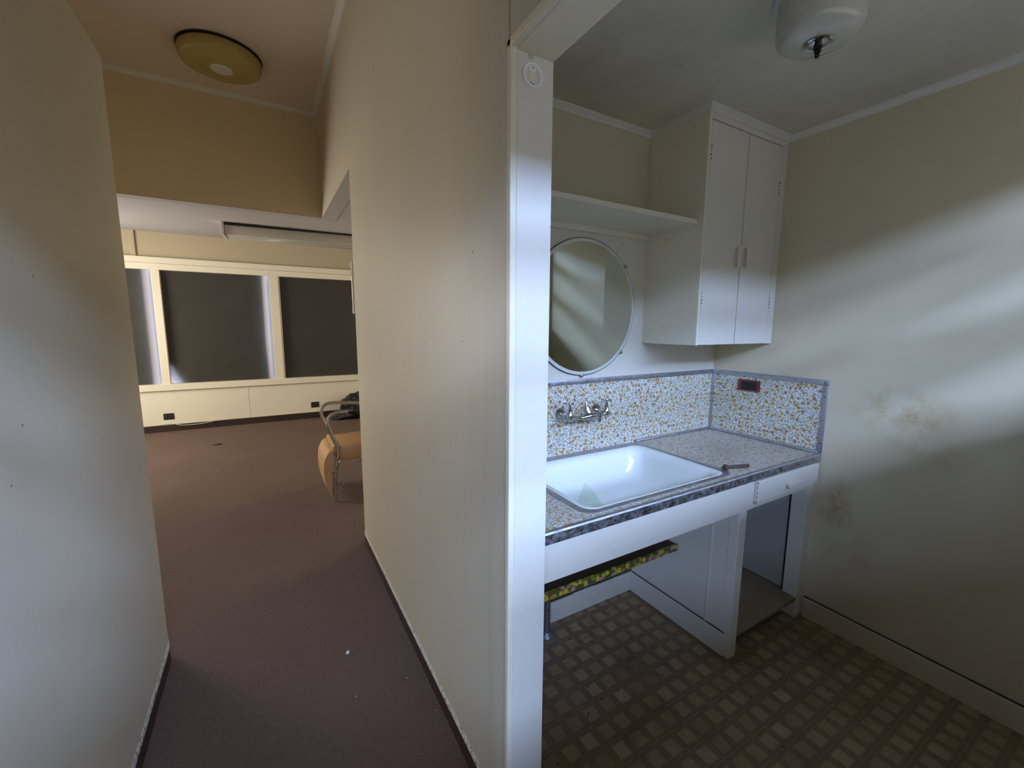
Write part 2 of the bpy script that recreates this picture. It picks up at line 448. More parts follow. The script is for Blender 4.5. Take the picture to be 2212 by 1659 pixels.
def catmull(pts, k=6):
    P = [Vector(p) for p in pts]; out = []
    for i in range(len(P)-1):
        a = P[max(i-1, 0)]; b = P[i]; c = P[i+1]; d = P[min(i+2, len(P)-1)]
        for j in range(k):
            t = j/k
            out.append(.5*((2*b)+(c-a)*t+(2*a-5*b+4*c-d)*t*t+(3*b-a-3*c+d)*t**3))
    out.append(P[-1]); return out
def struct(name, bm, mat, **k):
    return obj(name, bm, mat, kind='structure', **k)

# ------------------------------------------------------------ dimensions
XP0, XP1 = .53, .642            # partition faces
YJ = .925                       # jamb face
YE = 3.02                       # far end of partition
XR = 2.435; YB = 1.655; ZK = 2.53
XL = -.47; YLE = 2.43; ZL = 2.555
ZH = 3.42; YBH = 4.42; YF = 7.68; XF0, XF1 = -3.2, 3.5
YW = -.14                       # window wall behind the camera

# ------------------------------------------------------------ outside
struct('ground', bx(-40, 40, -30, 40, -.16, -.05), m_ground)
opp = obj('opposite_building', bx(-30, 32, -9.6, -9.0, -.05, 5.05), m_stone)
tag(opp, 'brown rendered building across the yard outside the kitchen window', 'building')
obj_c = struct('added_sky_blocker', bx(-30, 32, -7.0, YW-.12, 6.5, 6.6), m_stone)  # added unseen roof that narrows the sky to a bright strip

# ------------------------------------------------------------ floors
struct('floor', boxes([(XF0-.1, XP1, YW-.12, YF+.1, -.05, 0), (XP1, XF1+.1, 2.9, YF+.1, -.05, 0)]), m_carpet)
struct('floor_kitchen', bx(XP1, XR+.1, YW-.12, YB+.05, -.05, 0), m_vinyl)

# ------------------------------------------------------------ walls
r = .055
def arc(cx, cy, r, a0, a1, k=8): return [(cx+r*math.cos(math.radians(a0+(a1-a0)*i/k)), cy+r*math.sin(math.radians(a0+(a1-a0)*i/k))) for i in range(k+1)]
bm = prism([(XP0, YJ)] + arc(XP0+r, YE-r, r, 180, 90)[0:] + [(XP1, YE), (XP1, YJ)], 0, ZK, bm=None)
box(bm, XP0, XP1, YJ, YBH, ZK, ZH+.02)
box(bm, XP0, XP1, YW-.02, YJ, 2.19, ZH+.02)
struct('wall_center', bm, m_part, smooth=True)
rl = .13
struct('wall_left', prism([(XL, YW-.02)] + [(x, y) for x, y in arc(XL-rl, YLE-rl, rl, 0, 90)] + [(XF0, YLE), (XF0, YW-.02)], 0, ZL), m_left, smooth=True)
struct('wall_back', bx(XP1-.001, XR+.02, YB, YB+.12, 0, ZK+.1), m_wall)
struct('trim_5', bx(XP1, XR-.0005, YB-.003, YB+.001, 1.286, 1.9985), m_white)
struct('wall_right', bx(XR, XR+.12, YW-.12, YB+.12, 0, ZK+.1), m_stain)
struct('wall_passage', bx(XP1-.001, XF1+.1, 2.92, YE-.0005, 0, 2.75), m_wall)
struct('bulkhead', boxes([(-1.65, XP0+.0, YBH, YBH+.10, ZK, ZH+.02)]), m_beam)
# wall with the high kitchen window, behind the camera
WX0, WX1, WZ0, WZ1 = -.45, 2.40, 1.50, 2.36
HX1, HZ0 = .46, .95            # the hall part of the window reaches lower
struct('wall_front', boxes([(-3.3, WX0, YW-.12, YW, 0, 3.6), (WX1, XR+.12, YW-.12, YW, 0, 2.7), (HX1, WX1, YW-.12, YW, 0, WZ0), (WX0, HX1, YW-.12, YW, 0, HZ0), (WX0, WX1, YW-.12, YW, WZ1, 3.6)]), m_wall)
wk = empty('window_4', (1.25, YW-.06, WZ0), 'white framed louvred window high over the kitchen floor', 'window'); wk['kind'] = 'structure'
del wk['category']
for z in (1.52, 1.86, 2.15, 2.35): obj('window_bar', bx(HX1 if z == 1.52 else WX0, WX1, YW-.10, YW-.04, z-.032, z+.032, bev=.004), m_trimw, wk)
for x in (-.425, HX1, 2.375): obj('window_stile', bx(x-.025, x+.025, YW-.10, YW-.04, HZ0 if x < 1 else WZ0, WZ1, bev=.004), m_trimw, wk)
# far room shell
struct('wall_far', boxes([(XF0-.1, XF1+.1, YF, YF+.12, 2.44, 3.0), (XF0-.1, -2.9, YF, YF+.12, 0, 2.5), (3.1, XF1+.1, YF, YF+.12, 0, 2.5), (-2.9, 3.1, YF+.03, YF+.12, 0, .60)]), m_farw)
struct('wall_far_left', bx(XF0-.1, XF0, YLE-.3, YF+.1, 0, 3.0), m_wall)
struct('wall_far_right', bx(XF1, XF1+.1, 2.9, YF+.1, 0, 3.0), m_wall)
struct('wall_well_left', bx(-1.7, -1.6, YW-.12, YBH+.1, ZL-.02, ZH+.05), m_wall)
# ceilings
struct('ceiling', bx(XP1-.002, XR+.12, YW-.12, YB+.12, ZK, ZK+.12), m_ceil)
struct('ceiling_hall', bx(-1.7, XP1, YW-.14, YBH+.12, ZH, ZH+.1), m_ceil3)
bm = bmesh.new()
def slab(bm, pts, t=.1):
    lo = [bm.verts.new(p) for p in pts]; hi = [bm.verts.new((p[0], p[1], p[2]+t)) for p in pts]
    bm.faces.new(lo); bm.faces.new(hi[::-1]); n = len(pts)
    for i in range(n): bm.faces.new((lo[i], hi[i], hi[(i+1) % n], lo[(i+1) % n]))
slab(bm, [(XF0-.1, YBH+.005, ZK), (XF1+.1, YBH+.005, ZK), (XF1+.1, YF+.1, 2.803), (XF0-.1, YF+.1, 2.803)])
slab(bm, [(XP1, 2.9, ZK), (XF1+.1, 2.9, ZK), (XF1+.1, YBH+.01, ZK), (XP1, YBH+.01, ZK)])
slab(bm, [(XF0-.1, YLE-.3, ZK+.03), (-1.62, YLE-.3, ZK+.03), (-1.62, YBH+.01, ZK), (XF0-.1, YBH+.01, ZK)])
box(bm, XP0+.001, XP1+.01, YE+.001, YBH+.11, ZK-.004, ZK+.001); box(bm, -1.64, XP0+.002, YBH+.001, YBH+.11, ZK-.004, ZK+.001)
struct('ceiling_shop', bm, m_ceil2)

# ------------------------------------------------------------ cornices
cov = [(s_*.66, u_*.66) for s_, u_ in [(0, 0), (.042, 0), (.040, -.008), (.026, -.016), (.014, -.028), (.010, -.040), (0, -.042)]]
def cornice(name, path, z, prof=cov, mat=m_cornice): return struct(name, sweep([(x, y, z) for x, y in path], [(s, u) for s, u in prof]), mat, smooth=True)
cornice('trim_1', [(XR, YW), (XR, 1.315), (1.785, 1.315), (1.785, YB), (XP1, YB)][0:], ZK)
cornice('trim_2', [(XP0, YBH), (-1.6, YBH)], ZH, [(s*1.15, u*1.15) for s, u in cov])
cornice('trim_3', [(XP0, YW), (XP0, YBH)], ZH, [(s*1.5, u*1.3) for s, u in cov])

# ------------------------------------------------------------ opening lining
fr = empty('door_1', (XP1, YJ, 0), 'white painted lining of the open kitchen doorway', 'doorway'); fr['kind'] = 'structure'; del fr['category']
obj('jamb_board', bx(XP0+.012, XP1+.002, YJ-.012, YJ, 0, 2.178, bev=.002), m_white, fr)
obj('head_board', bx(XP0+.012, XP1+.002, YW, YJ, 2.178, 2.19, bev=.002), m_trimw, fr)
obj('edge_bead', boxes([(XP0-.007, XP0+.012, YJ-.014, YJ+.004, 0, 2.196), (XP0-.007, XP0+.012, YW, YJ+.004, 2.178, 2.198)], bev=.003), m_trimw, fr)
obj('plaster_strip', bx(XP0-.0025, XP0+.001, YJ+.004, 1.022, .10, 2.30), m_part, fr)

# ------------------------------------------------------------ baseboards
def base_run(name, path):
    b = struct(name, sweep([(x, y, 0) for x, y in path], [(-.002, 0), (.013, 0), (.011, .070), (-.002, .070)]), m_skirt, smooth=True)
    obj('bead', sweep([(x, y, .070) for x, y in path], [(-.002, 0), (.020, 0), (.025, .007), (.023, .017), (.013, .024), (-.002, .028)]), m_bead, b, smooth=True)
    return b
base_run('baseboard_center', [(XP1, YE)] + arc(XP0+r, YE-r, r, 90, 180) + [(XP0, YJ+.004)])
base_run('baseboard_left', [(XL, YW)] + arc(XL-rl, YLE-rl, rl, 0, 90, 10) + [(-1.4, YLE)])
struct('baseboard_far', bx(-2.9, 3.1, YF-.012, YF+.03, 0, .095, bev=.003), m_skirt)
struct('baseboard_right', bx(XR-.016, XR+.002, YW, 1.02, 0, .109, bev=.003), m_wall)
struct('gap_shade_line', bx(XR-.010, XR+.002, YW, 1.02, .1088, .1125), m_dark)  # dark strip painting in the shade line along the baseboard top
tb = struct('baseboard_back', bx(XP1, 1.79, YB-.004, YB, 0, .128), m_dark)
for i in range(8):
    x0 = 1.787-.1455*(i+1)
    if x0 < XP1: x0 = XP1+.002
    obj('tile', bx(x0+.0012, 1.787-.1455*i-.0012, YB-.012, YB-.004, .003, .120+random.uniform(-.003, .003), bev=.0015), m_white, tb)

# ------------------------------------------------------------ far window wall
wf = empty('window_1', (0, YF, .60), 'long cream framed shop window with blacked out frosted panes', 'window'); wf['kind'] = 'structure'; del wf['category']
obj('sill', bx(-2.9, 3.1, YF-.035, YF+.10, .598, .690, bev=.004), m_trimw, wf)
obj('head_board', bx(-2.9, 3.1, YF-.020, YF+.06, 2.288, 2.372, bev=.003), m_trimw, wf)
obj('cap_board', bx(-2.9, 3.1, YF-.045, YF+.06, 2.374, 2.455, bev=.004), m_trimw, wf)
ms = [(-1.300, -1.205), (.112, .238), (1.53, 1.655)]
for a, b in ms: obj('mullion', bx(a, b, YF-.018, YF+.10, .688, 2.290, bev=.004), m_trimw, wf)
for a, b in ((-2.9, -2.8), (3.0, 3.1)): obj('mullion', bx(a, b, YF-.018, YF+.10, .688, 2.290, bev=.004), m_trimw, wf)
obj('stop_bead', boxes([(.238, .258, YF+.01, YF+.05, .69, 2.288)], bev=.003), m_trimw, wf)
bays = [(-2.8, -1.3), (-1.205, .112), (.238, 1.53), (1.655, 3.0)]
for i, (a, b) in enumerate(bays):
    obj('pane', bx(a-.002, b+.002, YF+.055, YF+.059, .685, 2.292), m_film, wf)
# black boards outside the glass, leaving gaps that leak daylight
bd = [(-2.8, -1.375), (-1.23, .048), (.20, 1.545), (1.62, 3.04)]
for i, (a, b) in enumerate(bd):
    bm = bmesh.new(); y0 = YF+.10
    pts = [(a, .62), (b, .62), (b, 2.43), (a, 2.43)]
    if i == 1: pts = [(a+.20, .62), (b+.02, .62), (b-.002, 1.3), (b+.005, 2.43), (a, 2.43), (a, 1.05), (a+.10, .80)]
    lo = [bm.verts.new((x, y0, z)) for x, z in pts]; hi = [bm.verts.new((x, y0+.012, z)) for x, z in pts]
    bm.faces.new(lo); bm.faces.new(hi[::-1]); n_ = len(pts)
    for k in range(n_): bm.faces.new((lo[k], hi[k], hi[(k+1) % n_], lo[(k+1) % n_]))
    obj('blackout_board', bm, m_dark, wf)
for a, b in ((-2.9, -.266), (-.263, 2.3), (2.303, 3.1)):
    tag(obj('apron_panel', bx(a, b, YF, YF+.03, .095, .598, bev=.002), m_trimw, wf))
struct('trim_4', bx(-1.485, -1.43, YF-.02, YF, 2.455, 2.80, bev=.004), m_farw)
def outlet(x, z, label):
    t = empty('power_outlet', (x, YF, z), label, 'outlet', None)
    obj('plate', bx(x-.061, x+.061, YF-.006, YF, z-.046, z+.046, bev=.002), m_black, t)
    for a in (-.042, .012): obj('socket', bx(x+a, x+a+.030, YF-.010, YF-.005, z-.022, z+.022, bev=.002), m_black, t)
outlet(-1.268, .218, 'black wall outlet low on the left end of the window panel')
outlet(.663, .221, 'black wall outlet low on the window panel near the steel chair')
wire = catmull([(-1.45, YF-.02, .105), (-1.25, YF-.02, .118), (-1.12, YF-.024, .078), (-.86, YF-.05, .085), (-.63, YF-.03, .118), (-.27, YF-.02, .106), (.3, YF-.015, .104), (.9, YF-.015, .103)], 6)
tag(obj('loose_cable', tube(wire, .0035, 6), m_trimw, smooth=True), 'thin cream cable sagging along the dark skirting under the window', 'cable')

# switch cover on the end of the partition
sp = empty('cover_plate', (.545, YE+.0, 1.80), 'narrow cream slotted cover plate on the end of the partition wall', 'cover plate')
obj('cover', bx(XP0-.005, XP0+.075, YE, YE+.020, 1.622, 1.968, bev=.006), m_plastic, sp)
for z in (1.90, 1.69): obj('slot', bx(XP0-.0065, XP0-.0045, YE+.007, YE+.011, z-.030, z+.030), m_screw, sp)

# ------------------------------------------------------------ fluorescent fitting
fl = empty('fluorescent_light', (.8, 5.5, 2.62), 'long unlit fluorescent fitting with acrylic cover under the shop ceiling', 'light')
def flbm(y0, y1, z0, z1, x0=-.315, x1=2.1, dz=.0, bev=.004):
    bm = bx(x0, x1, y0, y1, z0, z1, bev=bev)
    bmesh.ops.rotate(bm, cent=(-.315, 5.55, 2.6), matrix=Matrix.Rotation(math.radians(-4.5), 3, 'Z'), verts=bm.verts[:]); return bm
obj('housing', flbm(5.60, 5.80, 2.545, 2.625), m_white, fl)
obj('diffuser', flbm(5.575, 5.825, 2.488, 2.600, -.30, 2.09, bev=.022), m_diff, fl, smooth=True)
obj('end_cap', flbm(5.565, 5.835, 2.484, 2.622, -.325, -.300), m_white, fl)
obj('gap_strip', flbm(5.572, 5.600, 2.602, 2.618, -.30, 2.08), m_black, fl)

# ------------------------------------------------------------ hall ceiling lamp
hx, hy = -.14, 3.835
hl = empty('ceiling_lamp', (hx, hy, ZH), 'amber ribbed round glass ceiling lamp with pale cap above the hall', 'lamp')
obj('pan', lathe([(.250, 0), (.256, -.004), (.254, -.010), (.235, -.012)], (hx, hy, ZH), 64), m_bronze, hl, smooth=True)
pf = [(.243, -.010), (.249, -.018), (.249, -.045), (.243, -.066), (.232, -.078), (.212, -.085), (.16, -.088), (.12, -.092), (.115, -.096), (.105, -.094), (.095, -.098), (.085, -.096), (.07, -.100)]
obj('glass_shade', lathe(pf, (hx, hy, ZH), 128, ribs=1, amp=-.018), m_amber, hl, smooth='all')
obj('centre_cap', lathe([(.07, -.098), (.068, -.102), (.060, -.1045), (.0, -.106)], (hx, hy, ZH), 40), m_cap, hl, smooth=True)

# ------------------------------------------------------------ kitchen ceiling lamp
kx, ky = 1.475, .738
kl = empty('ceiling_lamp', (kx, ky, ZK), 'opal glass drum ceiling lamp with chrome disc in the kitchenette', 'lamp')
obj('pan', lathe([(.122, 0), (.126, -.008), (.124, -.020), (.110, -.024)], (kx, ky, ZK), 56), m_cornice, kl, smooth=True)
obj('glass_shade', lathe([(.106, -.018), (.111, -.026), (.113, -.060), (.1125, -.100), (.110, -.118), (.103, -.131), (.092, -.139), (.070, -.143), (.0, -.144)], (kx, ky, ZK), 64), m_opal, kl, smooth=True)
obj('chrome_disc', lathe([(.0, -.143), (.034, -.144), (.038, -.147), (.034, -.150), (.022, -.148), (.012, -.152), (.0, -.153)], (kx, ky, ZK), 40), m_chrome, kl, smooth=True)
obj('finial', lathe([(.0, -.150), (.011, -.151), (.012, -.158), (.008, -.161), (.010, -.165), (.009, -.171), (.005, -.174), (.007, -.179), (.005, -.185), (0, -.187)], (kx, ky, ZK), 20), m_bronze, kl, smooth=True)

# ------------------------------------------------------------ ring bracket on the jamb
yj = YJ-.012
rb = empty('alarm_bracket', (.582, yj, 2.13), 'small white plastic ring bracket screwed to the top of the doorway lining', 'bracket')
bm = bmesh.new(); K = 40
for rr_, yy in ((.0285, 0), (.0285, -.004), (.0265, -.007), (.0225, -.007), (.0195, -.004), (.0190, 0)):
    for k in range(K): bm.verts.new((.582+rr_*math.cos(2*PI*k/K), yj+yy, 2.13+rr_*math.sin(2*PI*k/K)))
bm.verts.ensure_lookup_table()
for a in range(6):
    for k in range(K): bm.faces.new([bm.verts[(a % 6)*K+k], bm.verts[(a % 6)*K+(k+1) % K], bm.verts[((a+1) % 6)*K+(k+1) % K], bm.verts[((a+1) % 6)*K+k]])
obj('ring', bm, m_plastic, rb, smooth=True)
for a, b in ((.0095, .0215), (-.0215, -.0125)): obj('cross_piece', bx(.582-.0095, .582+.0095, yj-.003, yj, 2.13+a, 2.13+b, bev=.001), m_plastic, rb)
obj('tape_patch', bx(.582-.0085, .582+.0085, yj-.0012, yj, 2.13-.013, 2.13+.010), m_trimw, rb)
for dx, dz in ((.0, .016), (-.004, -.016), (.003, -.017)): obj('screw', bx(.582+dx-.001, .582+dx+.001, yj-.0042, yj-.0025, 2.13+dz-.0016, 2.13+dz+.0016), m_screw, rb)
ck = empty('cable_clip', (.575, yj, 2.178), 'tiny white twin clip stuck above the ring bracket on the lining', 'clip')
obj('clip_body', boxes([(.5685, .5755, yj-.003, yj, 2.163, 2.176), (.5775, .5845, yj-.003, yj, 2.163, 2.176)], bev=.0015), m_plastic, ck)
for x in (.572, .581): obj('clip_slot', boxes([(x-.0007, x+.0007, yj-.0036, yj-.0028, 2.167, 2.1745), (x-.0014, x+.0014, yj-.0036, yj-.0028, 2.1645, 2.1657)]), m_screw, ck)

# ------------------------------------------------------------ base cabinet under the worktop
YC = 1.03
bc = empty('base_cabinet', (1.6, 1.3, 0), 'white painted open base cabinet with a drawer under the floral worktop', 'cabinet')
obj('apron', bx(XP1+.001, 1.876, YC, YC+.02, .728, .868, bev=.002), m_white, bc)
obj('rail', bx(1.878, 2.433, YC+.002, YC+.02, .728, .752, bev=.002), m_white, bc)
obj('side_panel', bx(1.787, 1.805, YC+.04, YB-.006, 0, .866, bev=.001), m_white, bc)
obj('kick_board', bx(1.776, 1.787, YC+.03, YB-.014, .002, .118, bev=.002), m_white, bc)
obj('gap_shade_fill', bx(1.780, 1.7872, YC+.03, YB-.014, .1178, .1205), m_dark, bc)  # dark strip standing in for the shade above the kick board
obj('cover_strip', boxes([(1.782, 1.787, 1.155, 1.165, .12, .72)], bev=.001), m_white, bc)
obj('leg', bx(1.785, 1.842, YC+.003, YC+.048, 0, .728, bev=.003), m_white, bc)
obj('leg', bx(2.372, 2.432, YC+.003, YC+.075, 0, .728, bev=.003), m_white, bc)
obj('bottom_shelf', bx(1.805, 2.40, YC+.004, YB-.002, .095, .115, bev=.002), m_dirtyshelf, bc)
obj('inner_panel', bx(2.402, 2.418, YC+.082, YB-.002, .117, .86), m_inner, bc)
obj('gap_shade_fill', bx(2.374, 2.402, YC+.0755, YC+.0815, .1155, .728), m_black, bc)  # black strip painting in the shaded gap between leg and inner panel
obj('back_panel', bx(1.806, 2.402, YB-.012, YB-.002, .117, .86), m_inner, bc)
dr = obj('drawer', bx(1.884, 2.418, YC-.018, YC+.30, .756, .862, bev=.003), m_white, bc)
h = bmesh.new()
box(h, 2.110, 2.220, YC-.040, YC-.026, .792, .814, bev=.003); box(h, 2.118, 2.212, YC-.028, YC-.017, .796, .810)
obj('handle', h, m_white, dr)
for z in (.852, .83, .806, .785, .764): obj('chip', bx(1.8828, 1.8842, YC-.013, YC-.009, z-.002, z+.002), m_screw, dr)
# brown under-sink shelf with flowered edge
us = empty('under_sink_shelf', (1.2, 1.5, .44), 'dark brown shelf edged with yellow flowered tape under the sink', 'shelf')
obj('board', bx(XP1+.002, 1.775, 1.345, YB-.014, .416, .434, bev=.002), m_brown, us)
e = bx(XP1+.002, 1.775, 1.328, 1.350, .406, .440, bev=.007)
obj('flowered_edge', e, m_tape, us, smooth=True)
# drain pipe
dp = empty('drain_pipe', (1.135, 1.585, 0), 'grey metal waste pipe standing on the floor under the sink', 'pipe')
obj('pipe', tube([(1.135, 1.585, .02), (1.135, 1.585, .416)], .017, 16), m_pipe, dp, smooth=True)
obj('collar', lathe([(.0, 0), (.034, 0), (.036, .006), (.028, .016), (.022, .03), (.0, .03)], (1.135, 1.585, 0), 20), m_pipe, dp, smooth=True)
# ------------------------------------------------------------ worktop
ZT = .905
SX0, SX1, SY0, SY1 = .925, 1.752, 1.068, 1.612
wt = empty('worktop', (1.55, 1.34, .868), 'floral laminate worktop with a screwed metal edge', 'worktop')
obj('slab', ring_slab([(XP1+.001, YC-.008), (XR-.001, YC-.008), (XR-.001, YB-.001), (XP1+.001, YB-.001)], rrect(SX0+.004, SX1-.004, SY0+.004, SY1-.004, .05), .869, ZT), m_floral_top, wt)
obj('front_edge', sweep([(XP1+.001, YC-.008, .868), (XR-.012, YC-.008, .868)], [(0, 0), (-.006, .0), (-.007, .034), (-.003, .039), (.010, .0395), (.010, .0372), (0, .0372)]), m_alu, wt)
obj('edge_cap', bx(XR-.020, XR-.001, YC-.018, YC+.004, .864, .910, bev=.003), m_alu, wt)
for i in range(12):
    x = .71+i*.150
    obj('screw', lathe([(0, 0), (.004, 0), (.0045, -.0012), (.0015, -.002), (0, -.002)], (x, YC-.0152, .887+random.uniform(-.003, .003)), 10, 'Y'), m_screw, wt)
obj('back_cove', boxes([(SX1+.01, XR-.001, YB-.022, YB-.004, ZT, ZT+.016)], bev=.006), m_alu, wt, smooth=True)
obj('back_cove', boxes([(XR-.022, XR-.004, YC-.004, YB-.004, ZT, ZT+.016)], bev=.006), m_alu, wt, smooth=True)
for x in (1.80, 1.95, 2.12, 2.30): obj('screw', lathe([(0, 0), (.003, 0), (.003, .001), (0, .001)], (x, YB-.0225, ZT+.008), 8, 'Y'), m_screw, wt)
for y in (1.10, 1.27, 1.45): obj('screw', lathe([(0, 0), (.003, 0), (.003, .001), (0, .001)], (XR-.0225, y, ZT+.008), 8, 'X'), m_screw, wt)
# ------------------------------------------------------------ sink
sk = empty('sink', (1.34, 1.34, .75), 'white enamel sink set into the floral worktop', 'sink')
obj('metal_trim', ring_slab(rrect(SX0-.012, SX1+.012, SY0-.012, SY1+.038, .055), rrect(SX0+.016, SX1-.016, SY0+.014, SY1-.014, .05), ZT, ZT+.0025), m_alu, sk)
bm = bmesh.new(); rings = []
def ringv(x0, x1, y0, y1, rad, z): return [bm.verts.new((x, y, z)) for x, y in rrect(x0, x1, y0, y1, rad, 8)]
spec = [(.013, .050, ZT+.0026), (.020, .052, ZT+.003), (.032, .056, ZT+.000), (.046, .060, ZT-.006), (.058, .064, ZT-.022), (.070, .070, ZT-.06), (.082, .076, ZT-.105), (.094, .080, ZT-.128), (.118, .085, ZT-.142), (.16, .08, ZT-.147)]
for d, rad, z in spec:
    rings.append(ringv(SX0+d*1.05, SX1-d*1.15, SY0+d*.75, SY1-d*.85, rad, z))
for A, B in zip(rings, rings[1:]):
    n_ = len(A)
    for k in range(n_): bm.faces.new((A[k], A[(k+1) % n_], B[(k+1) % n_], B[k]))
bm.faces.new(rings[-1])
bs = obj('basin', bm, m_enamel, sk, smooth='all')
sol = bs.modifiers.new('thickness', 'SOLIDIFY'); sol.thickness = .004; sol.offset = -1
obj('drain', lathe([(.0, .001), (.020, .001), (.026, .003), (.030, .001), (.030, -.004), (0, -.004)], (1.13, 1.46, ZT-.146), 24), m_chrome, sk, smooth=True)
# glass shard lying in the sink
bm = bmesh.new()
P = [(1.115, 1.335, .7625), (1.255, 1.335, .7625), (1.262, 1.372, .764), (1.29, 1.42, .770), (1.280, 1.450, .790), (1.245, 1.455, .828), (1.15, 1.40, .763)]
top = [bm.verts.new((x, y, z+.002)) for x, y, z in P]; bot = [bm.verts.new((x, y, z)) for x, y, z in P]
cc = bm.verts.new((1.22, 1.385, .7662)); cb = bm.verts.new((1.22, 1.385, .7642))
for k in range(7):
    bm.faces.new((top[k], top[(k+1) % 7], cc)); bm.faces.new((bot[(k+1) % 7], bot[k], cb)); bm.faces.new((top[k], bot[k], bot[(k+1) % 7], top[(k+1) % 7]))
tag(obj('glass_shard', bm, m_shard), 'thin pale green broken glass piece lying in the sink', 'shard')
# bolt
def bolt():
    t = empty('bolt', (1.83, 1.09, ZT), 'rusty bolt lying on the worktop beside the sink corner', 'bolt')
    c = Vector((1.772, 1.106, ZT+.0135)); d = Vector((.975, -.22, -.03)).normalized()
    obj('shank', tube([c+d*.006, c+d*.06, c+d*.127, c+d*.130], [.0085, .0085, .0085, .0072], 14), m_rust, t, smooth=True)
    obj('head', tube([c-d*.011, c-d*.009, c+d*.006, c+d*.008], [.0120, .0142, .0142, .0125], 6), m_rust, t)
    obj('thread', tube([c+d*(.07+.0022*i) for i in range(27)], [.0089 if i % 2 else .0078 for i in range(27)], 12), m_rust, t, smooth=True)
bolt()
# ------------------------------------------------------------ backsplash
ZS = 1.287
sb = empty('backsplash', (1.6, YB, ZT), 'floral laminate splashback with screwed aluminium edging', 'splashback')
obj('back_sheet', bx(XP1+.001, XR-.003, YB-.004, YB-.0005, ZT, ZS-.006), m_floral, sb)
obj('side_sheet', bx(XR-.004, XR-.0005, 1.022, YB-.004, ZT, ZS-.006), m_floral, sb)
def strip(x0, x1, y0, y1, z0, z1): return boxes([(x0, x1, y0, y1, z0, z1)], bev=.0022)
obj('top_strip', strip(XP1+.001, XR-.002, YB-.009, YB-.001, ZS-.026, ZS), m_alu, sb, smooth=True)
obj('top_strip', strip(XR-.009, XR-.001, 1.012, YB-.006, ZS-.026, ZS), m_alu, sb, smooth=True)
obj('corner_strip', strip(XR-.018, XR-.003, YB-.018, YB-.003, ZT+.012, ZS-.024), m_alu, sb, smooth=True)
obj('end_strip', strip(XR-.0085, XR-.001, 1.012, 1.036, ZT+.006, ZS-.0265), m_alu, sb, smooth=True)
for i in range(11):
    x = .78+i*.155
    obj('screw', lathe([(0, 0), (.0028, 0), (.0032, -.001), (0, -.0015)], (x, YB-.0085, ZS-.012), 8, 'Y'), m_screw, sb)
for y in (1.60, 1.49, 1.35, 1.17, 1.03): obj('screw', lathe([(0, 0), (.003, 0), (.003, -.001), (0, -.0015)], (XR-.0085, y, ZS-.013), 8, 'X'), m_screw, sb)
for z in (1.20, 1.08, .96): obj('screw', lathe([(0, 0), (.003, 0), (.003, -.001), (0, -.0015)], (XR-.0085, 1.024, z), 8, 'X'), m_screw, sb)
ow = empty('wall_box', (XR, 1.416, 1.211), 'maroon rimmed open black socket hole in the side splashback', 'socket')
Y0, Y1, Z0, Z1 = 1.351, 1.481, 1.178, 1.244
obj('rim', boxes([(XR-.010, XR-.003, Y0, Y0+.020, Z0, Z1), (XR-.010, XR-.003, Y1-.020, Y1, Z0, Z1), (XR-.010, XR-.003, Y0+.019, Y1-.019, Z0, Z0+.010), (XR-.010, XR-.003, Y0+.019, Y1-.019, Z1-.010, Z1)], bev=.0015), m_maroon, ow)
obj('hole', bx(XR-.0055, XR-.004, Y0+.015, Y1-.015, Z0+.006, Z1-.006), m_black, ow)
obj('loose_wire', tube(catmull([(XR-.006, 1.455, 1.232), (XR-.012, 1.43, 1.222), (XR-.010, 1.40, 1.208), (XR-.013, 1.38, 1.213), (XR-.006, 1.37, 1.20)], 5), .0012, 6), m_screw, ow, smooth=True)

# ------------------------------------------------------------ faucet
YV = 1.575; ZV = 1.118
fc = empty('faucet', (1.355, YB-.005, ZV), 'old chrome wall mounted faucet with two cross handles', 'faucet')
def yl(prof, c, seg=28): return lathe(prof, c, seg, 'Y')
yb = YB-.004
for x in (1.24, 1.472):
    obj('escutcheon', yl([(.0, 0), (.030, 0), (.031, -.003), (.027, -.010), (.019, -.019), (.013, -.024), (.0, -.024)], (x, yb, ZV)), m_chrome, fc, smooth=True)
    obj('shank', yl([(.0, 0), (.011, 0), (.011, -.028), (.017, -.029), (.018, -.034), (.018, -.046), (.015, -.048), (0, -.048)], (x, yb-.014, ZV)), m_chrome, fc, smooth=True)
    v = obj('valve_body', lathe([(0, -.026), (.008, -.024), (.016, -.015), (.0185, -.002), (.017, .010), (.012, .020), (.0095, .026), (.0115, .028), (.0115, .032), (.008, .034), (.0075, .040), (.0095, .042), (.0095, .045), (.006, .048), (0, .048)], (x, YV, ZV), 28), m_chrome, fc, smooth=True)
    hb = bmesh.new(); a0 = math.radians(25 if x < 1.3 else 5)
    for k in range(4):
        a = a0+k*PI/2; d = Vector((math.cos(a), math.sin(a), 0)); c = Vector((x, YV, ZV+.062))
        tube([c+d*.004, c+d*.014, c+d*.024, c+d*.030, c+d*.034], [.0042, .0032, .0038, .0058, .003], 10, hb)
    lathe([(0, -.016), (.006, -.015), (.0045, -.008), (.007, -.003), (.007, .004), (.004, .008), (0, .009)], (x, YV, ZV+.062), 16, bm=hb)
    obj('cross_handle', hb, m_chrome, fc, smooth=True)
obj('bridge', tube([(1.245, YV, ZV-.004), (1.262, YV, ZV-.006), (1.285, YV-.002, ZV-.010), (1.31, YV-.003, ZV-.012), (1.335, YV-.004, ZV-.010), (1.36, YV-.004, ZV-.008), (1.385, YV-.003, ZV-.008), (1.41, YV, ZV-.010), (1.435, YV, ZV-.010), (1.455, YV, ZV-.006), (1.468, YV, ZV-.004)],
    [.017, .013, .0085, .0085, .014, .0185, .0195, .016, .010, .012, .017], 20), m_chrome, fc, smooth=True)
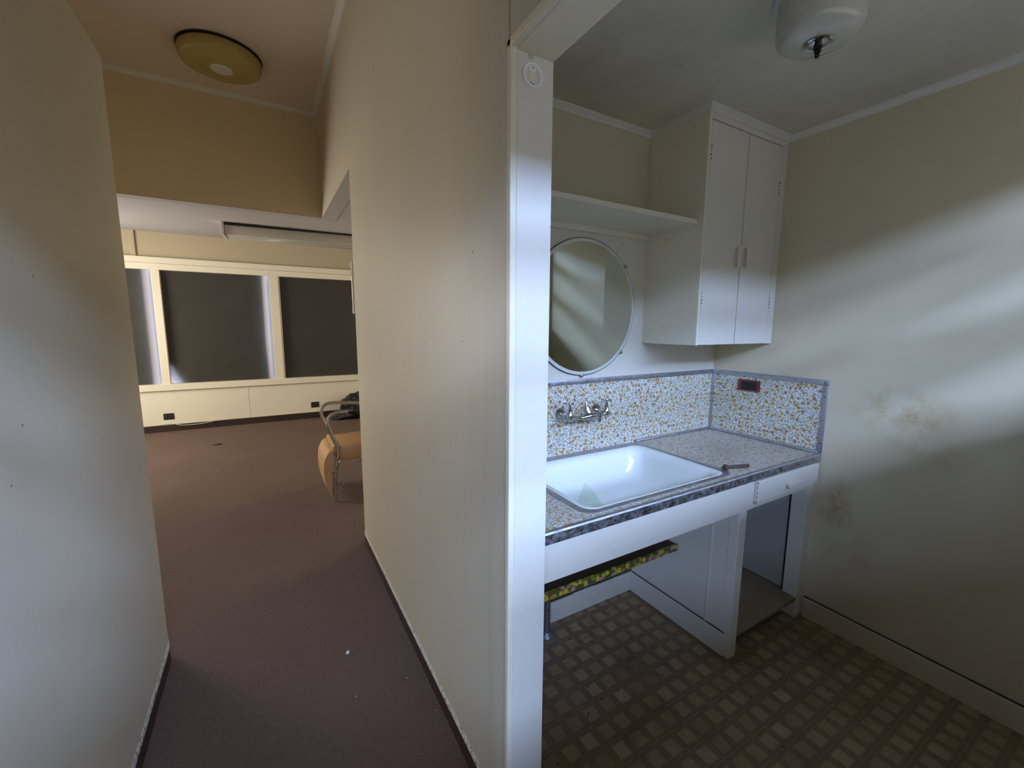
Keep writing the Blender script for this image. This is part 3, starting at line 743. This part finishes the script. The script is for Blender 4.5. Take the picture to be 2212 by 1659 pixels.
obj('spout_socket', tube([(1.365, YV+.004, ZV-.004), (1.362, YV+.016, ZV+.018), (1.36, YV+.022, ZV+.036), (1.36, YV+.022, ZV+.040)], [.017, .019, .017, .012], 18), m_chrome, fc, smooth=True)
obj('post', lathe([(0, 0), (.009, 0), (.010, .006), (.007, .012), (.0045, .016), (.0040, .040), (.0030, .044), (0, .045)], (1.36, YV+.022, ZV+.036), 16), m_chrome, fc, smooth=True)
obj('outlet', lathe([(0, .0), (.010, -.001), (.0105, -.018), (.0085, -.020), (.0085, -.042), (.006, -.043), (0, -.040)], (1.425, YV-.004, ZV-.002), 16), m_chrome, fc, smooth=True)

# ------------------------------------------------------------ mirror
mx_, mz, R = 1.372, 1.6385, .331
mr = empty('round_mirror', (mx_, YB, mz), 'large round mirror with a thin pale rim above the sink', 'mirror')
obj('backing', yl([(0, -.004), (R+.0028, -.004), (R+.0028, -.0115), (0, -.0105)], (mx_, YB, mz), 96), m_rimblk, mr)
bm = bmesh.new(); K = 96
for rr_, yy in ((R-.0005, -.0108), (R-.0005, -.0125), (R-.013, -.0152), (R-.016, -.0152)):
    for k in range(K): bm.verts.new((mx_+rr_*math.cos(2*PI*k/K), YB+yy, mz+rr_*math.sin(2*PI*k/K)))
bm.verts.ensure_lookup_table()
for a in range(3):
    for k in range(K): bm.faces.new([bm.verts[a*K+k], bm.verts[a*K+(k+1) % K], bm.verts[(a+1)*K+(k+1) % K], bm.verts[(a+1)*K+k]])
obj('bevelled_edge', bm, m_bevel, mr)
obj('mirror_glass', yl([(0, -.0109), (R-.0155, -.0109), (R-.0155, -.0151), (0, -.0151)], (mx_, YB, mz), 96), m_mirror, mr)
for a in (40, -42, -92, 140, 222):
    t = math.radians(a); c = Vector((mx_+(R+.003)*math.cos(t), YB, mz+(R+.003)*math.sin(t)))
    b = lathe([(0, -.003), (.009, -.004), (.010, -.014), (.0085, -.020), (.004, -.022), (0, -.022)], c, 12, 'Y')
    obj('clip', b, m_brass, mr, smooth=True)

# ------------------------------------------------------------ upper shelf
us2 = empty('wall_shelf', (1.2, 1.5, 2.02), 'cream painted shelf above the round mirror', 'shelf')
obj('board', bx(XP1+.001, 1.783, 1.345, YB-.001, 2.026, 2.047, bev=.002), m_trimw, us2)
obj('cleat', bx(XP1+.001, 1.783, YB-.018, YB-.001, 1.998, 2.026, bev=.002), m_trimw, us2)

# ------------------------------------------------------------ upper cabinet
YU = 1.315
uc = empty('wall_cabinet', (2.1, 1.5, 1.46), 'tall white painted two door corner cupboard up to the ceiling', 'cabinet')
obj('body', boxes([(1.785, 1.803, YU, YB-.001, 1.46, ZK-.001), (1.803, XR-.001, YU+.022, YB-.001, 1.462, ZK-.001)], bev=.0012), m_trimw, uc)
obj('top_rail', bx(1.803, XR-.001, YU, YU+.02, 2.478, ZK-.001, bev=.001), m_white, uc)
obj('stile', bx(2.379, XR-.001, YU, YU+.02, 1.46, 2.4775, bev=.001), m_white, uc)
obj('gap_shade_fill', bx(1.804, 2.378, YU+.004, YU+.0215, 1.464, 2.477), m_black, uc)  # black sheet behind the doors, paints their gaps as deep shade
for x0, x1, hx0, hx1, hg, hz in ((1.8035, 2.0870, 2.040, 2.066, 1.806, (2.335, 1.685)), (2.0925, 2.3755, 2.112, 2.138, 2.374, (2.27, 1.68))):
    d = obj('door', bx(x0, x1, YU-.001, YU+.011, 1.462, 2.4735, bev=.0015), m_white, uc)
    hb = bx(hx0, hx1, YU-.024, YU-.014, 1.845, 1.945, bev=.004); box(hb, hx0+.005, hx1-.005, YU-.015, YU, 1.853, 1.937)
    obj('handle', hb, m_white, d)
    for z in hz:
        obj('hinge', bx(hg-.005, hg+.005, YU-.0035, YU, z-.036, z+.036, bev=.001), m_white, d)
        for k in range(4): obj('chip', bx(hg-.003, hg+random.uniform(0, .004), YU-.0042, YU-.0034, z-.03+.017*k, z-.03+.017*k+random.uniform(.004, .014)), m_screw, d)

# ------------------------------------------------------------ steel chair
def chair():
    y0, y1 = 3.845, 4.345
    t = empty('armchair', (.75, 4.1, 0), 'old armchair of flat steel bars and tan vinyl standing behind the partition', 'chair')
    armp = [(.449, 0), (.452, .08), (.462, .25), (.478, .36), (.492, .44), (.478, .53), (.448, .61), (.428, .68), (.424, .72), (.437, .765), (.466, .790), (.51, .800), (.60, .797), (.72, .785), (.90, .765), (1.06, .745)]
    for i, y in enumerate((y0, y1)):
        pts = catmull([(x, y, z) for x, z in armp], 4)
        obj('arm_frame', flatbar(pts), m_steel, t, smooth=True)
        obj('brace', tube(catmull([(.452, y+(.010 if i == 0 else -.01), .062), (.475, y+(.012 if i == 0 else -.012), .075), (.52, y+(.012 if i == 0 else -.012), .14), (.70, y+(.012 if i == 0 else -.012), .392), (.80, y+(.012 if i == 0 else -.012), .44)], 5), .0065, 10), m_steel, t, smooth=True)
        obj('rear_leg', flatbar(catmull([(1.16, y, .0), (1.05, y, .30), (1.02, y, .50), (1.06, y, .745), (1.12, y, 1.0)], 4)), m_steel, t, smooth=True)
        obj('foot_plate', bx(.440, .470, y-.016, y+.016, 0, .004), m_steel, t)
        for z in (.385, .315): obj('rivet', lathe([(0, -.006), (.006, -.006), (.006, -.003), (0, -.003)], (.478 if z > .35 else .470, y-.012, z), 10, 'Y'), m_screw, t)
        if i == 0: obj('arm_pad', bx(.585, 1.02, y-.026, y+.026, .800-.02, .828-.02, bev=.008), m_black, t, smooth=True)
    def pillow(x0, x1, ya, yb_, z0, z1, bev): return bx(x0, x1, ya, yb_, z0, z1, bev=bev)
    obj('seat', pillow(.50, 1.04, y0+.018, y1-.018, .352, .500, .028), m_tan, t, smooth=True)
    # rolled seat front
    bm = bmesh.new(); pr = [(.505, .500), (.470, .505), (.452, .490), (.455, .455), (.480, .38), (.505, .345)]
    obj('seat_front', xz_extrude(pr, y0+.018, y1-.018, .01), m_tan, t, smooth=True)
    # hanging leg rest cushion
    pr = catmull([(.462, .47, 0), (.425, .458, 0), (.385, .39, 0), (.372, .30, 0), (.376, .20, 0), (.390, .115, 0), (.425, .062, 0)], 5)
    pr = [(p.x, p.y) for p in pr] + [(.438, .065), (.436, .2), (.440, .33), (.455, .42)]
    obj('leg_rest', xz_extrude(pr, y0+.012, y1-.012, .008), m_tan, t, smooth=True)
    bmk = bx(1.03, 1.10, y0+.02, y1-.02, .52, 1.02, bev=.025)
    bmesh.ops.rotate(bmk, cent=(1.05, 4.1, .5), matrix=Matrix.Rotation(math.radians(10), 3, 'Y'), verts=bmk.verts[:])
    obj('backrest', bmk, m_tan, t, smooth=True)
    obj('cross_bar', tube([(.70, y0, .345), (.70, y1, .345)], .009, 10), m_steel, t, smooth=True)
def flatbar(pts, w=.036, th=.009):
    """flat strap lying in an x-z curve, wide along y"""
    bm = bmesh.new(); rings = []; n = len(pts)
    for i, p in enumerate(pts):
        a = pts[max(i-1, 0)]; b = pts[min(i+1, n-1)]; d = (b-a).normalized(); nn = Vector((-d.z, 0, d.x))
        rings.append([bm.verts.new(p+nn*s*th/2*3+Vector((0, q*w/2, 0))) for s, q in ((-.33, -1), (.33, -1), (1, -.6), (1, .6), (.33, 1), (-.33, 1), (-1, .6), (-1, -.6))])
    for A, B in zip(rings, rings[1:]):
        for j in range(8): bm.faces.new((A[j], A[(j+1) % 8], B[(j+1) % 8], B[j]))
    bm.faces.new(rings[0]); bm.faces.new(rings[-1][::-1]); return bm
def xz_extrude(prof, y0, y1, bev):
    bm = bmesh.new()
    A = [bm.verts.new((x, y0, z)) for x, z in prof]; B = [bm.verts.new((x, y1, z)) for x, z in prof]; n = len(prof)
    fa = bm.faces.new(A); fb = bm.faces.new(B[::-1])
    for i in range(n): bm.faces.new((A[i], B[i], B[(i+1) % n], A[(i+1) % n]))
    es = list(fa.edges)+list(fb.edges)
    bmesh.ops.bevel(bm, geom=es, offset=bev, segments=2, affect='EDGES', profile=.6)
    return bm
chair()

# ------------------------------------------------------------ rubbish bag
bm = bmesh.new(); bmesh.ops.create_icosphere(bm, subdivisions=5, radius=1)
for v in bm.verts:
    d = v.co.copy()
    n1 = noise.fractal(d*1.7+Vector((3, 1, 2)), 1, 2, 4)*.16 + abs(noise.noise(d*5+Vector((1, 7, 0))))*.14
    q = d*(1+n1)
    x = 1.36+q.x*.33; y = 7.36+q.y*.22; z = .21+q.z*.22
    lo = max(0, 1-z/.16)
    x -= lo*max(0, -q.x)*.36
    v.co = (x, min(y, YF-.02), max(z, .002))
tag(obj('rubbish_bag', bm, m_bag, smooth='all', origin=(1.42, 7.36, 0)), 'creased black plastic bag slumped on the carpet below the window', 'bag')
# small scrap on the carpet
def scrap(name, x, y, s, mat, label, cat, seed):
    random.seed(seed); bm = bmesh.new(); k = 9
    ring = [bm.verts.new((x+s*math.cos(2*PI*i/k)*random.uniform(.5, 1.2), y+s*.6*math.sin(2*PI*i/k)*random.uniform(.5, 1.2), random.uniform(.002, .012))) for i in range(k)]
    c1 = bm.verts.new((x, y, .022)); c0 = bm.verts.new((x, y, .001))
    for i in range(k): bm.faces.new((ring[i], ring[(i+1) % k], c1)); bm.faces.new((ring[(i+1) % k], ring[i], c0))
    tag(obj(name, bm, mat, origin=(x, y, 0)), label, cat)
scrap('dry_leaf', -.614, 6.52, .07, m_rust, 'curled dark dry leaf on the carpet before the window wall', 'leaf', 3)
scrap('paint_flake', .245, 1.955, .010, m_cap, 'small white paint flake on the hall carpet', 'flake', 5)
scrap('debris', 1.97, 1.27, .035, m_rust, 'dark crumbly debris on the bottom shelf of the base cabinet', 'debris', 8)
bpy.data.objects['debris'].location.z = .115
